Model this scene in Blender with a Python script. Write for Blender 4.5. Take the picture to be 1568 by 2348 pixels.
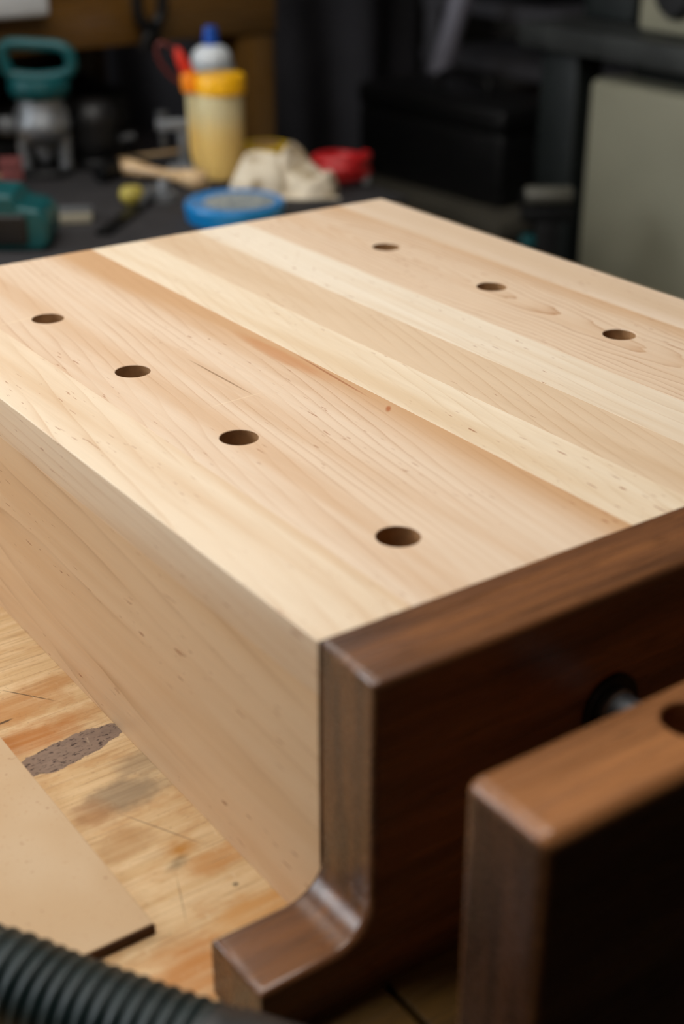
import bpy, bmesh, math, random
from mathutils import Vector, Matrix, noise as mnoise

for o in list(bpy.data.objects):
    bpy.data.objects.remove(o)
scene = bpy.context.scene
COL = scene.collection
PI = math.pi
BENCH = -0.146          # height of the plywood bench top; the maple top is z = 0
FLOOR = -1.05
CEIL = 1.55

# ------------------------------------------------------------------ camera, world, exposure
YAW, PITCH = -0.6145, 0.4621
cd = bpy.data.cameras.new('camera')
cd.sensor_fit = 'VERTICAL'
cd.sensor_height = 36.0
cd.sensor_width = 24.04
cd.lens = 3204.7 / 2348 * 36.0
cd.clip_start = 0.02
cd.dof.use_dof = True
cd.dof.focus_distance = 0.745
cd.dof.aperture_fstop = 4.6
cam = bpy.data.objects.new('camera', cd)
COL.objects.link(cam)
cam.location = (-0.2499, -0.3697, 0.2763)
cam.rotation_euler = (PI / 2 - PITCH, 0, YAW)
scene.camera = cam

world = bpy.data.worlds.new('world')
scene.world = world
world.use_nodes = True
world.node_tree.nodes['Background'].inputs[0].default_value = (0.6, 0.7, 0.85, 1)
world.node_tree.nodes['Background'].inputs[1].default_value = 0.02

scene.view_settings.view_transform = 'Standard'
scene.view_settings.look = 'None'
scene.view_settings.gamma = 1.0
scene.view_settings.use_curve_mapping = False
scene.view_settings.exposure = 0.0


def area_light(name, loc, target, sx, sy, power, color):
    l = bpy.data.lights.new(name, 'AREA')
    l.shape = 'RECTANGLE'
    l.size, l.size_y = sx, sy
    l.energy = power
    l.color = color
    o = bpy.data.objects.new(name, l)
    COL.objects.link(o)
    o.location = loc
    o.rotation_euler = (Vector(target) - Vector(loc)).to_track_quat('-Z', 'Y').to_euler()
    return o


# daylight through window_1 (left wall) and the lamp of the ceiling fixture
area_light('window_daylight', (-1.56, 1.70, 0.78), (0.3, 0.3, -0.1), 1.4, 0.95, 38, (0.90, 0.95, 1.0))
area_light('ceiling_lamp', (-0.08, 0.21, 0.875), (-0.08, 0.21, 0), 1.0, 0.3, 5.3, (1.0, 0.975, 0.935))
area_light('added_far_lamp', (0.12, 0.98, 0.875), (0.12, 0.98, 0), 1.0, 0.3, 3.6, (1.0, 0.975, 0.935))  # added, unseen lamp that brightens the glue bottle and tools

# ------------------------------------------------------------------ material helpers


def lin(c):
    r = []
    for v in c[:3]:
        v = v / 255.0
        r.append(v / 12.92 if v <= 0.04045 else ((v + 0.055) / 1.055) ** 2.4)
    return (r[0], r[1], r[2], 1.0)


class Mat:
    def __init__(self, name):
        self.m = bpy.data.materials.new(name)
        self.m.use_nodes = True
        self.t = self.m.node_tree
        self.t.nodes.clear()
        self.out = self.t.nodes.new('ShaderNodeOutputMaterial')
        self.b = self.t.nodes.new('ShaderNodeBsdfPrincipled')
        self.t.links.new(self.b.outputs[0], self.out.inputs[0])

    def put(self, sock, v):
        if v is None:
            return
        if isinstance(v, bpy.types.NodeSocket):
            self.t.links.new(v, sock)
        else:
            sock.default_value = v

    def coord(self):
        return self.t.nodes.new('ShaderNodeTexCoord').outputs['Object']

    def math(self, op, a, b=None, c=None, clamp=False):
        n = self.t.nodes.new('ShaderNodeMath')
        n.operation = op
        n.use_clamp = clamp
        self.put(n.inputs[0], a)
        self.put(n.inputs[1], b)
        self.put(n.inputs[2], c)
        return n.outputs[0]

    def vec(self, v, mul=(1, 1, 1), add=(0, 0, 0)):
        n = self.t.nodes.new('ShaderNodeVectorMath')
        n.operation = 'MULTIPLY_ADD'
        self.put(n.inputs[0], v)
        n.inputs[1].default_value = mul
        n.inputs[2].default_value = add
        return n.outputs[0]

    def vadd(self, a, b):
        n = self.t.nodes.new('ShaderNodeVectorMath')
        n.operation = 'ADD'
        self.put(n.inputs[0], a)
        self.put(n.inputs[1], b)
        return n.outputs[0]

    def sep(self, v):
        n = self.t.nodes.new('ShaderNodeSeparateXYZ')
        self.put(n.inputs[0], v)
        return n.outputs

    def comb(self, x, y, z):
        n = self.t.nodes.new('ShaderNodeCombineXYZ')
        self.put(n.inputs[0], x)
        self.put(n.inputs[1], y)
        self.put(n.inputs[2], z)
        return n.outputs[0]

    def noise(self, v, detail=2.0, rough=0.5, scale=1.0):
        n = self.t.nodes.new('ShaderNodeTexNoise')
        self.put(n.inputs['Vector'], v)
        n.inputs['Scale'].default_value = scale
        n.inputs['Detail'].default_value = detail
        n.inputs['Roughness'].default_value = rough
        return n.outputs[0]

    def remap(self, v, a, b, c=0.0, d=1.0, smooth=True):
        n = self.t.nodes.new('ShaderNodeMapRange')
        n.interpolation_type = 'SMOOTHSTEP' if smooth else 'LINEAR'
        self.put(n.inputs[0], v)
        n.inputs[1].default_value = a
        n.inputs[2].default_value = b
        n.inputs[3].default_value = c
        n.inputs[4].default_value = d
        return n.outputs[0]

    def mix(self, f, a, b, mode='MIX'):
        n = self.t.nodes.new('ShaderNodeMix')
        n.data_type = 'RGBA'
        n.blend_type = mode
        self.put(n.inputs[0], f)
        self.put(n.inputs[6], a)
        self.put(n.inputs[7], b)
        return n.outputs[2]

    def blob(self, xs, ys, cx, cy, rx, ry, wob=None, amp=0.0, soft=0.5, ang=0.0):
        """1 inside an ellipse on the xy plane, fading out; wob distorts its outline"""
        dx = self.math('SUBTRACT', xs, cx)
        dy = self.math('SUBTRACT', ys, cy)
        if ang:
            c, s_ = math.cos(ang), math.sin(ang)
            ax = self.math('ADD', self.math('MULTIPLY', dx, c), self.math('MULTIPLY', dy, s_))
            ay = self.math('ADD', self.math('MULTIPLY', dx, -s_), self.math('MULTIPLY', dy, c))
            dx, dy = ax, ay
        dx = self.math('DIVIDE', dx, rx)
        dy = self.math('DIVIDE', dy, ry)
        d = self.math('SQRT', self.math('ADD', self.math('MULTIPLY', dx, dx), self.math('MULTIPLY', dy, dy)))
        if wob is not None:
            d = self.math('ADD', d, self.math('MULTIPLY', self.math('SUBTRACT', wob, 0.5), amp))
        return self.remap(d, 1.0, 1.0 - soft)

    def done(self, color=None, rough=0.5, metal=0.0, spec=0.5, bump=None, bstr=0.2, bdist=0.001, **kw):
        self.put(self.b.inputs['Base Color'], color)
        self.put(self.b.inputs['Roughness'], rough)
        self.put(self.b.inputs['Metallic'], metal)
        self.put(self.b.inputs['Specular IOR Level'], spec)
        for k, v in kw.items():
            self.put(self.b.inputs[k.replace('_', ' ')], v)
        if bump is not None:
            n = self.t.nodes.new('ShaderNodeBump')
            n.inputs['Strength'].default_value = bstr
            n.inputs['Distance'].default_value = bdist
            self.put(n.inputs['Height'], bump)
            self.t.links.new(n.outputs[0], self.b.inputs['Normal'])
        return self.m


def simple(name, rgb, rough=0.5, metal=0.0, spec=0.5, var=0.12, scale=60.0, bump=0.0, **kw):
    """plain painted, moulded or metal surface with a little uneven tone"""
    M = Mat(name)
    P = M.coord()
    n = M.noise(M.vec(P, (scale,) * 3), 3, 0.6)
    f = M.remap(n, 0.3, 0.7, 1 - var, 1 + var, False)
    c = M.mix(1.0, lin(rgb), M.comb(f, f, f), 'MULTIPLY')
    rr = M.remap(n, 0.2, 0.8, max(0.02, rough - 0.06), min(1, rough + 0.06))
    b = M.noise(M.vec(P, (scale * 8,) * 3), 2) if bump else None
    return M.done(c, rr, metal, spec, b, bump, 0.001, **kw)


def maple(name, light, warm, line, seed, cx, cz, sx, sz, period, amp1=0.004, amp2=0.0010,
          lstr=0.5, fleck=0.6, streak=(0.38, 0.68), warm_edge=None, marks=None, wf=(16, 2.4)):
    M = Mat(name)
    P = M.coord()
    x, y, z = M.sep(P)[:]
    so = (seed * 3.71, seed * 1.37, seed * 7.13)
    w1 = M.noise(M.vec(P, (wf[0], wf[1], wf[0]), so), 2, 0.5)
    w2 = M.noise(M.vec(P, (70, 16, 70), so), 2, 0.55)
    dx = M.math('SUBTRACT', M.math('SUBTRACT', x, cx), M.math('MULTIPLY', y, sx))
    dz = M.math('SUBTRACT', M.math('SUBTRACT', z, cz), M.math('MULTIPLY', y, sz))
    r = M.math('SQRT', M.math('ADD', M.math('MULTIPLY', dx, dx), M.math('MULTIPLY', dz, dz)))
    r = M.math('ADD', r, M.math('MULTIPLY', M.math('SUBTRACT', w1, 0.5), amp1 * 2))
    r = M.math('ADD', r, M.math('MULTIPLY', M.math('SUBTRACT', w2, 0.5), amp2 * 2))
    t = M.math('FRACT', M.math('DIVIDE', r, period))
    ln = M.math('MULTIPLY', M.math('POWER', t, 9.0), M.remap(t, 1.0, 0.965))
    band = M.math('POWER', t, 2.0)
    lm = M.noise(M.vec(P, (40, 8, 40), (so[1], so[0], so[2])), 2)
    ln = M.math('MULTIPLY', ln, M.remap(lm, 0.36, 0.66, 0.05, 1.0))
    st = M.noise(M.vec(P, (42, 1.7, 42), (so[2], so[0], so[1])), 4, 0.55)
    st = M.remap(st, streak[0], streak[1])
    if warm_edge:
        warm = (warm[0] - 6, warm[1] - 14, warm[2] - 20)
        we = M.math('ADD', x, M.math('MULTIPLY', M.math('SUBTRACT', w1, 0.5), 0.03))
        we = M.remap(we, warm_edge[0], warm_edge[1])
        st = M.math('ADD', M.math('MULTIPLY', st, 0.6), M.math('MULTIPLY', we, warm_edge[2]), clamp=True)
    light, warm = [(q[0], min(255, q[1] * 1.012), min(255, q[2] * 1.07)) for q in (light, warm)]
    c = M.mix(st, lin(light), lin(warm))
    c = M.mix(M.math('MULTIPLY', band, lstr * 0.35), c, lin(warm))
    c = M.mix(M.math('MULTIPLY', ln, min(1.0, lstr * 1.25)), c, lin(line))
    # short brown flecks along the grain
    f1 = M.noise(M.vec(P, (620, 85, 620), so), 1, 0.4)
    f2 = M.noise(M.vec(P, (22, 8, 22), (so[2], so[1], so[0])), 1)
    fm = M.math('MULTIPLY', M.remap(f1, 0.695, 0.755), M.remap(f2, 0.46, 0.60))
    c = M.mix(M.math('MULTIPLY', fm, fleck), c, lin((150, 88, 45)))
    if marks:
        for (px, py, rx, ry, ang, col, s_, am) in marks:
            mk = M.blob(x, y, px, py, rx, ry, w2, am, 0.6, ang)
            c = M.mix(M.math('MULTIPLY', mk, s_), c, lin(col))
    # fibre
    fb = M.noise(M.vec(P, (1500, 40, 1500), so), 3, 0.6)
    v = M.remap(fb, 0.25, 0.75, 0.955, 1.04, False)
    c = M.mix(1.0, c, M.comb(v, v, v), 'MULTIPLY')
    rough = M.remap(fb, 0.2, 0.8, 0.36, 0.5)
    return M.done(c, rough, 0, 0.42, fb, 0.10, 0.0004)


def walnut(name, dark, midc, lightc, seed, axis='x', endg=0.0, ends=((44, 28, 20), (74, 46, 30))):
    M = Mat(name)
    P = M.coord()
    so = (seed * 2.3, seed * 5.1, seed * 1.7)
    big = (2.6, 34, 34) if axis == 'x' else (34, 34, 2.6)
    fin = (9, 190, 190) if axis == 'x' else (190, 190, 9)
    por = (50, 900, 900) if axis == 'x' else (900, 900, 50)
    n1 = M.noise(M.vec(P, big, so), 4, 0.6)
    n2 = M.noise(M.vec(P, fin, so), 3, 0.6)
    n3 = M.noise(M.vec(P, por, so), 2, 0.5)
    c = M.mix(M.remap(n1, 0.36, 0.64), lin(dark), lin(lightc))
    c = M.mix(M.remap(n2, 0.35, 0.65, 0, 0.6), c, lin(midc))
    c = M.mix(M.remap(n3, 0.58, 0.72, 0, 0.55), c, lin((38, 22, 13)))
    if endg:
        # darker end grain, where the surface is cut across the fibres
        nr = M.sep(M.t.nodes.new('ShaderNodeTexCoord').outputs['Normal'])[0 if axis == 'x' else 2]
        e = M.remap(M.math('ABSOLUTE', nr), 0.80, 0.98)
        ng = M.noise(M.vec(P, (60, 130, 14), so), 3, 0.6)
        ec = M.mix(M.remap(ng, 0.35, 0.65), lin(ends[0]), lin(ends[1]))
        c = M.mix(M.math('MULTIPLY', e, endg), c, ec)
    rough = M.remap(n2, 0.2, 0.8, 0.22, 0.33)
    return M.done(c, rough, 0, 0.5, n3, 0.12, 0.0004)


def plywood():
    M = Mat('stained_plywood')
    P = M.coord()
    x, y, z = M.sep(P)[:]
    w = M.noise(M.vec(P, (45, 60, 45)), 4, 0.62)
    wf = M.noise(M.vec(P, (170, 260, 170), (3, 1, 2)), 3, 0.6)
    g1 = M.noise(M.vec(P, (7, 110, 20), (1, 5, 2)), 4, 0.6)
    g2 = M.noise(M.vec(P, (22, 560, 40), (4, 2, 8)), 3, 0.55)
    cl = M.noise(M.vec(P, (24, 44, 5), (7, 3, 1)), 4, 0.65)
    c = M.mix(M.remap(g1, 0.30, 0.70), lin((217, 188, 146)), lin((199, 164, 118)))
    c = M.mix(M.remap(cl, 0.46, 0.68, 0, 0.55), c, lin((180, 130, 76)))
    c = M.mix(M.remap(g2, 0.5, 0.72, 0, 0.4), c, lin((150, 112, 74)))

    def stain_and_shade(c, cx, cy, rx, ry, col, s_, amp=1.2, soft=0.7, ang=0.0):
        m = M.blob(x, y, cx, cy, rx, ry, w, amp, soft, ang)
        m = M.math('MULTIPLY', m, M.remap(g1, 0.2, 0.62, 0.45, 1.0))
        return M.mix(M.math('MULTIPLY', m, s_), c, lin(col))
    c = stain_and_shade(c, -0.035, 0.236, 0.044, 0.024, (176, 122, 68), 0.75, 1.6)
    c = stain_and_shade(c, -0.044, 0.203, 0.042, 0.017, (170, 106, 46), 0.9, 1.3)
    c = stain_and_shade(c, -0.019, 0.1335, 0.030, 0.015, (122, 104, 84), 0.8, 1.4)
    c = stain_and_shade(c, -0.002, 0.152, 0.020, 0.014, (140, 120, 96), 0.6, 1.4)
    c = stain_and_shade(c, -0.044, 0.128, 0.016, 0.014, (152, 106, 64), 0.7, 1.4)
    c = stain_and_shade(c, -0.040, 0.100, 0.018, 0.016, (162, 120, 74), 0.5, 1.4)
    c = stain_and_shade(c, -0.008, 0.068, 0.026, 0.011, (182, 124, 60), 0.8, 1.5)
    c = stain_and_shade(c, -0.021, 0.084, 0.013, 0.011, (172, 112, 26), 0.9, 1.2, 0.9)
    c = stain_and_shade(c, -0.026, 0.0765, 0.0105, 0.0055, (84, 68, 38), 0.75, 1.4, 0.9, 0.4)
    c = stain_and_shade(c, -0.012, 0.030, 0.028, 0.013, (192, 136, 70), 0.75, 1.4)
    c = stain_and_shade(c, -0.056, 0.012, 0.032, 0.026, (178, 112, 44), 0.9, 1.2)
    c = stain_and_shade(c, 0.06, -0.07, 0.30, 0.045, (118, 78, 36), 0.9)  # shade between the jaws, painted as a wide dark patch
    c = stain_and_shade(c, 0.30, 1.15, 0.6, 0.20, (110, 88, 62), 0.8)
    gr = M.noise(M.vec(P, (420, 520, 200), (8, 2, 4)), 3, 0.7)
    c = M.mix(M.remap(gr, 0.58, 0.74, 0, 0.35), c, lin((128, 96, 64)))
    # fine cracks and dents along the grain
    k = M.noise(M.vec(P, (26, 900, 40), (9, 4, 6)), 1, 0.4)
    k2 = M.noise(M.vec(P, (34, 40, 10), (2, 8, 6)), 1)
    km = M.math('MULTIPLY', M.remap(k, 0.70, 0.76), M.remap(k2, 0.52, 0.64))
    c = M.mix(M.math('MULTIPLY', km, 0.75), c, lin((70, 46, 26)))
    for (cx, cy, rx, ry, a, s_) in ((-0.026, 0.240, 0.022, 0.0006, -0.93, 0.7), (0.0065, -0.053, 0.010, 0.0012, 0.75, 0.95),
                                    (0.028, -0.0555, 0.010, 0.003, 0.1, 0.95), (0.02, -0.068, 0.045, 0.0012, 0.05, 0.8),
                                    (-0.046, 0.224, 0.006, 0.0012, 0.1, 0.8), (-0.012, 0.049, 0.002, 0.0018, 0.0, 0.7),
                                    (-0.02, 0.1, 0.03, 0.0005, -1.1, 0.5), (-0.036, 0.055, 0.02, 0.0005, 1.2, 0.35)):
        m = M.blob(x, y, cx, cy, rx, ry, wf, 0.5, 0.6, a)
        c = M.mix(M.math('MULTIPLY', m, s_), c, lin((44, 32, 20)))
    # grey filled knot patch
    pw = M.math('ADD', M.math('MULTIPLY', w, 0.6), M.math('MULTIPLY', wf, 0.4))
    p1 = M.blob(x, y, -0.030, 0.1815, 0.036, 0.0105, pw, 1.1, 0.06, 0.13)
    sp = M.noise(M.vec(P, (330, 700, 330), (5, 5, 5)), 2, 0.6)
    pc = M.mix(M.remap(sp, 0.56, 0.66), lin((136, 114, 98)), lin((62, 46, 38)))
    pc = M.mix(M.remap(wf, 0.4, 0.7, 0, 0.5), pc, lin((112, 92, 80)))
    c = M.mix(p1, c, pc)
    # pale scuffs
    s1 = M.noise(M.vec(P, (160, 40, 10), (6, 6, 1)), 3, 0.7)
    c = M.mix(M.remap(s1, 0.64, 0.76, 0, 0.35), c, lin((226, 205, 170)))
    b = M.math('SUBTRACT', g2, M.math('MULTIPLY', km, 1.0))
    return M.done(c, M.remap(g1, 0.3, 0.7, 0.5, 0.72), 0, 0.3, b, 0.25, 0.0006)


MAT = {}
# light and warm tones for each board, left to right across the top
MAPLE_BOARDS = [
    maple('maple_board_a', (229, 206, 170), (213, 180, 138), (186, 140, 94), 1.0, -0.06, 0.02, 0.10, 0.03, 0.0066, 0.006, 0.0008, 0.42, 0.55),
    maple('maple_board_b', (224, 198, 164), (206, 171, 131), (168, 118, 78), 2.0, -0.05, 0.10, 0.14, 0.0, 0.0062, 0.016, 0.0010, 0.5, 0.7,
          (0.36, 0.7), (0.130, 0.166, 1.0),
          [(0.1113, 0.262, 0.0009, 0.040, 0.02, (132, 96, 62), 0.75, 0.5), (0.1625, 0.222, 0.0010, 0.052, -0.06, (160, 98, 58), 0.8, 0.7),
           (0.1595, 0.1685, 0.0022, 0.006, -0.7, (170, 100, 56), 0.9, 0.8), (0.157, 0.27, 0.007, 0.06, 0.0, (190, 128, 80), 0.55, 1.2),
           (0.1, 0.2245, 0.022, 0.0009, 0.05, (236, 214, 182), 0.32, 0.9), (0.06, 0.412, 0.018, 0.0014, 0.1, (236, 214, 182), 0.35, 0.9)]),
    maple('maple_board_c', (233, 213, 178), (219, 191, 150), (188, 148, 100), 3.0, 0.23, 0.09, 0.16, -0.05, 0.0060, 0.008, 0.0009, 0.42, 0.8),
    maple('maple_board_d', (218, 190, 152), (205, 171, 129), (176, 130, 86), 4.0, 0.10, 0.06, 0.20, 0.04, 0.0058, 0.007, 0.0008, 0.42, 0.7),
    maple('maple_board_e', (234, 217, 186), (222, 198, 162), (190, 152, 108), 5.0, 0.30, 0.07, 0.12, 0.05, 0.0052, 0.008, 0.0010, 0.38, 1.0),
    maple('maple_board_f', (222, 195, 160), (208, 174, 134), (164, 112, 70), 6.0, 0.33, 0.110, 0.02, 0.10, 0.0046, 0.010, 0.0034, 1.0, 0.7,
          (0.40, 0.72), (0.355, 0.384, 0.7), None, (20, 7.0)),
    maple('maple_board_g', (226, 202, 170), (213, 184, 147), (184, 142, 102), 7.0, 0.46, 0.10, 0.05, 0.02, 0.0050, 0.005, 0.0007, 0.3, 0.4),
]
MAPLE_SIDE = maple('maple_side_board', (221, 186, 140), (209, 168, 119), (160, 110, 64), 8.0, 0.10, 0.02, 0.02, 0.14, 0.0105, 0.009, 0.0010, 0.55, 0.9)
MAT['walnut'] = walnut('walnut', (64, 41, 27), (96, 61, 39), (130, 85, 52), 1.0, 'x', 0.85, ((66, 42, 24), (106, 68, 36)))
MAT['walnut_light'] = walnut('walnut_light', (112, 72, 42), (142, 92, 54), (170, 114, 70), 2.0, 'x', 0.95, ((50, 32, 23), (78, 50, 34)))  # end grain, darkened further for the shade on the moving jaw's end
MAT['plywood'] = plywood()

# ------------------------------------------------------------------ mesh helpers


def tag(o, label=None, cat=None, group=None, kind=None):
    if label:
        o['label'] = label
    if cat:
        o['category'] = cat
    if group:
        o['group'] = group
    if kind:
        o['kind'] = kind
    return o


def empty(name, loc, label, cat, rz=0.0, group=None, rot=None):
    o = bpy.data.objects.new(name, None)
    o.empty_display_size = 0.02
    COL.objects.link(o)
    o.location = loc
    o.rotation_euler = rot if rot else (0, 0, rz)
    return tag(o, label, cat, group)


def obj(name, bm, mat, parent=None, smooth=40, wn=False):
    me = bpy.data.meshes.new(name)
    bmesh.ops.recalc_face_normals(bm, faces=bm.faces[:])
    bm.to_mesh(me)
    bm.free()
    if smooth:
        me.polygons.foreach_set('use_smooth', [True] * len(me.polygons))
        me.set_sharp_from_angle(angle=math.radians(smooth))
    me.materials.append(mat)
    o = bpy.data.objects.new(name, me)
    COL.objects.link(o)
    if parent:
        o.parent = parent
    if wn:
        m = o.modifiers.new('normals', 'WEIGHTED_NORMAL')
        m.keep_sharp = True
        m.weight = 100
    return o


def struct(name, bm, mat, parent=None):
    return tag(obj(name, bm, mat, parent, 0), kind='structure' if parent is None else None)


def box(bm, x0, x1, y0, y1, z0, z1, mtx=None):
    vs = [bm.verts.new(p) for p in ((x0, y0, z0), (x1, y0, z0), (x1, y1, z0), (x0, y1, z0), (x0, y0, z1), (x1, y0, z1), (x1, y1, z1), (x0, y1, z1))]
    if mtx:
        for v in vs:
            v.co = mtx @ v.co
    for f in ((3, 2, 1, 0), (4, 5, 6, 7), (0, 1, 5, 4), (1, 2, 6, 5), (2, 3, 7, 6), (3, 0, 4, 7)):
        bm.faces.new([vs[i] for i in f])
    return bm


def bevel(bm, w, seg=2, ang=30, test=None):
    bm.normal_update()
    es = [e for e in bm.edges if len(e.link_faces) == 2 and e.calc_face_angle(0) > math.radians(ang) and (test is None or test(e))]
    if es:
        bmesh.ops.bevel(bm, geom=es, offset=w, segments=seg, profile=0.5, affect='EDGES', clamp_overlap=True)
    return bm


def bbox(x0, x1, y0, y1, z0, z1, w=0.002, seg=2, mtx=None):
    bm = bmesh.new()
    box(bm, x0, x1, y0, y1, z0, z1, mtx)
    return bevel(bm, w, seg)


def lathe(bm, prof, cx=0, cy=0, seg=32, mtx=None):
    """profile of (r, z), closed at both ends"""
    rings = []
    for r, z in prof:
        if r <= 1e-6:
            v = bm.verts.new((cx, cy, z))
            rings.append([v])
        else:
            rings.append([bm.verts.new((cx + r * math.cos(2 * PI * i / seg), cy + r * math.sin(2 * PI * i / seg), z)) for i in range(seg)])
    new = [v for r in rings for v in r]
    for a, b in zip(rings, rings[1:]):
        for i in range(seg):
            j = (i + 1) % seg
            if len(a) == 1 and len(b) == 1:
                continue
            if len(a) == 1:
                bm.faces.new((a[0], b[i], b[j]))
            elif len(b) == 1:
                bm.faces.new((a[i], a[j], b[0]))
            else:
                bm.faces.new((a[i], a[j], b[j], b[i]))
    for r in (rings[0], rings[-1]):
        if len(r) > 1:
            bm.faces.new(r)
    if mtx:
        for v in new:
            v.co = mtx @ v.co
    return bm


def tube(bm, pts, rad, seg=16, cap=True):
    """tube through pts; rad is a number or a list of one radius per point"""
    pts = [Vector(p) for p in pts]
    n = len(pts)
    rads = rad if isinstance(rad, (list, tuple)) else [rad] * n
    up = Vector((0, 0, 1))
    rings = []
    prev = None
    for i, p in enumerate(pts):
        d = (pts[min(i + 1, n - 1)] - pts[max(i - 1, 0)]).normalized()
        if prev is None:
            a = d.cross(up)
            if a.length < 1e-3:
                a = d.cross(Vector((1, 0, 0)))
            a.normalize()
        else:
            a = (prev - d * prev.dot(d)).normalized()
        prev = a
        b = d.cross(a)
        rings.append([bm.verts.new(p + (a * math.cos(2 * PI * k / seg) + b * math.sin(2 * PI * k / seg)) * rads[i]) for k in range(seg)])
    for r0, r1 in zip(rings, rings[1:]):
        for k in range(seg):
            m = (k + 1) % seg
            bm.faces.new((r0[k], r0[m], r1[m], r1[k]))
    if cap:
        bm.faces.new(rings[0])
        bm.faces.new(rings[-1])
    return bm


def smooth_path(pts, n):
    """Catmull-Rom through pts"""
    P = [Vector(p) for p in pts]
    P = [2 * P[0] - P[1]] + P + [2 * P[-1] - P[-2]]
    out = []
    segs = len(P) - 3
    for i in range(n + 1):
        u = i / n * segs
        k = min(int(u), segs - 1)
        t = u - k
        a, b, c, d = P[k:k + 4]
        out.append(0.5 * ((2 * b) + (c - a) * t + (2 * a - 5 * b + 4 * c - d) * t * t + (3 * b - a - 3 * c + d) * t ** 3))
    return out


def prism(bm, poly, axis, lo, hi):
    """polygon given in two coordinates, extruded along the third axis"""
    def P(u, v, w):
        return {'x': (w, u, v), 'y': (u, w, v), 'z': (u, v, w)}[axis]
    a = [bm.verts.new(P(u, v, lo)) for u, v in poly]
    b = [bm.verts.new(P(u, v, hi)) for u, v in poly]
    n = len(poly)
    bm.faces.new(a[::-1])
    bm.faces.new(b)
    for i in range(n):
        j = (i + 1) % n
        bm.faces.new((a[i], a[j], b[j], b[i]))
    return bm


def arc(cx, cy, r, a0, a1, n):
    return [(cx + r * math.cos(math.radians(a0 + (a1 - a0) * i / n)), cy + r * math.sin(math.radians(a0 + (a1 - a0) * i / n))) for i in range(n + 1)]


def cut_holes(bm, holes, r, z0, z1, seg=48):
    """round holes drilled down through a solid, by an exact boolean"""
    me = bpy.data.meshes.new('blank')
    bm.to_mesh(me)
    bm.free()
    a = bpy.data.objects.new('blank', me)
    COL.objects.link(a)
    cb = bmesh.new()
    for (hx, hy) in holes:
        lathe(cb, [(r, z0), (r, z1)], hx, hy, seg)
    bmesh.ops.recalc_face_normals(cb, faces=cb.faces[:])
    cm = bpy.data.meshes.new('drill')
    cb.to_mesh(cm)
    cb.free()
    c = bpy.data.objects.new('drill', cm)
    COL.objects.link(c)
    m = a.modifiers.new('b', 'BOOLEAN')
    m.operation = 'DIFFERENCE'
    m.solver = 'EXACT'
    m.object = c
    dg = bpy.context.evaluated_depsgraph_get()
    dg.update()
    res = bpy.data.meshes.new_from_object(a.evaluated_get(dg))
    out = bmesh.new()
    out.from_mesh(res)
    for o in (a, c):
        bpy.data.objects.remove(o)
    for q in (me, cm, res):
        bpy.data.meshes.remove(q)
    return out


# ------------------------------------------------------------------ room shell
M_wall = simple('dark_wall_paint', (58, 54, 49), 0.8, var=0.25, scale=4)
M_floor = simple('oiled_concrete', (48, 45, 41), 0.7, var=0.3, scale=6, bump=0.1)
M_ceil = simple('ceiling_paint', (120, 116, 108), 0.85, var=0.1, scale=5)
XL, XR, YF, YB = -1.6, 2.25, -1.8, 2.5
struct('floor', box(bmesh.new(), XL - .1, XR + .1, YF - .1, YB + .1, FLOOR - .1, FLOOR), M_floor)
struct('ceiling', box(bmesh.new(), XL - .1, XR + .1, YF - .1, YB + .1, CEIL, CEIL + .1), M_ceil)
struct('wall_back', box(bmesh.new(), XL, XR, YB, YB + .1, FLOOR, CEIL), M_wall)
struct('wall_right', box(bmesh.new(), XR, XR + .1, YF, YB, FLOOR, CEIL), M_wall)
struct('wall_front', box(bmesh.new(), XL, XR, YF - .1, YF, FLOOR, CEIL), M_wall)
# left wall with the window opening
WY0, WY1, WZ0, WZ1 = 0.92, 2.46, 0.25, 1.32
bm = bmesh.new()
box(bm, XL - .1, XL, YF, WY0, FLOOR, CEIL)
box(bm, XL - .1, XL, WY1, YB, FLOOR, CEIL)
box(bm, XL - .1, XL, WY0, WY1, FLOOR, WZ0)
box(bm, XL - .1, XL, WY0, WY1, WZ1, CEIL)
struct('wall_left', bm, M_wall)
M_white = simple('window_paint', (214, 212, 204), 0.5, var=0.04)
M_glass = Mat('window_glass').done((1, 1, 1, 1), 0.02, 0, 0.5, None, Transmission_Weight=1.0)
bm = bmesh.new()
for (a, b_, c_, d_) in ((WY0, WY1, WZ0, WZ0 + .05), (WY0, WY1, WZ1 - .05, WZ1), (WY0, WY0 + .05, WZ0 + .05, WZ1 - .05), (WY1 - .05, WY1, WZ0 + .05, WZ1 - .05)):
    box(bm, XL - .09, XL - .03, a, b_, c_, d_)
wn = struct('window_1', bm, M_white)
my = (WY0 + WY1) / 2
obj('mullion', box(bmesh.new(), XL - .085, XL - .035, my - .02, my + .02, WZ0 + .05, WZ1 - .05), M_white, wn, 0)
for a, b_ in ((WY0 + .05, my - .02), (my + .02, WY1 - .05)):
    obj('pane', box(bmesh.new(), XL - .064, XL - .058, a, b_, WZ0 + .05, WZ1 - .05), M_glass, wn, 0)

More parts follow.
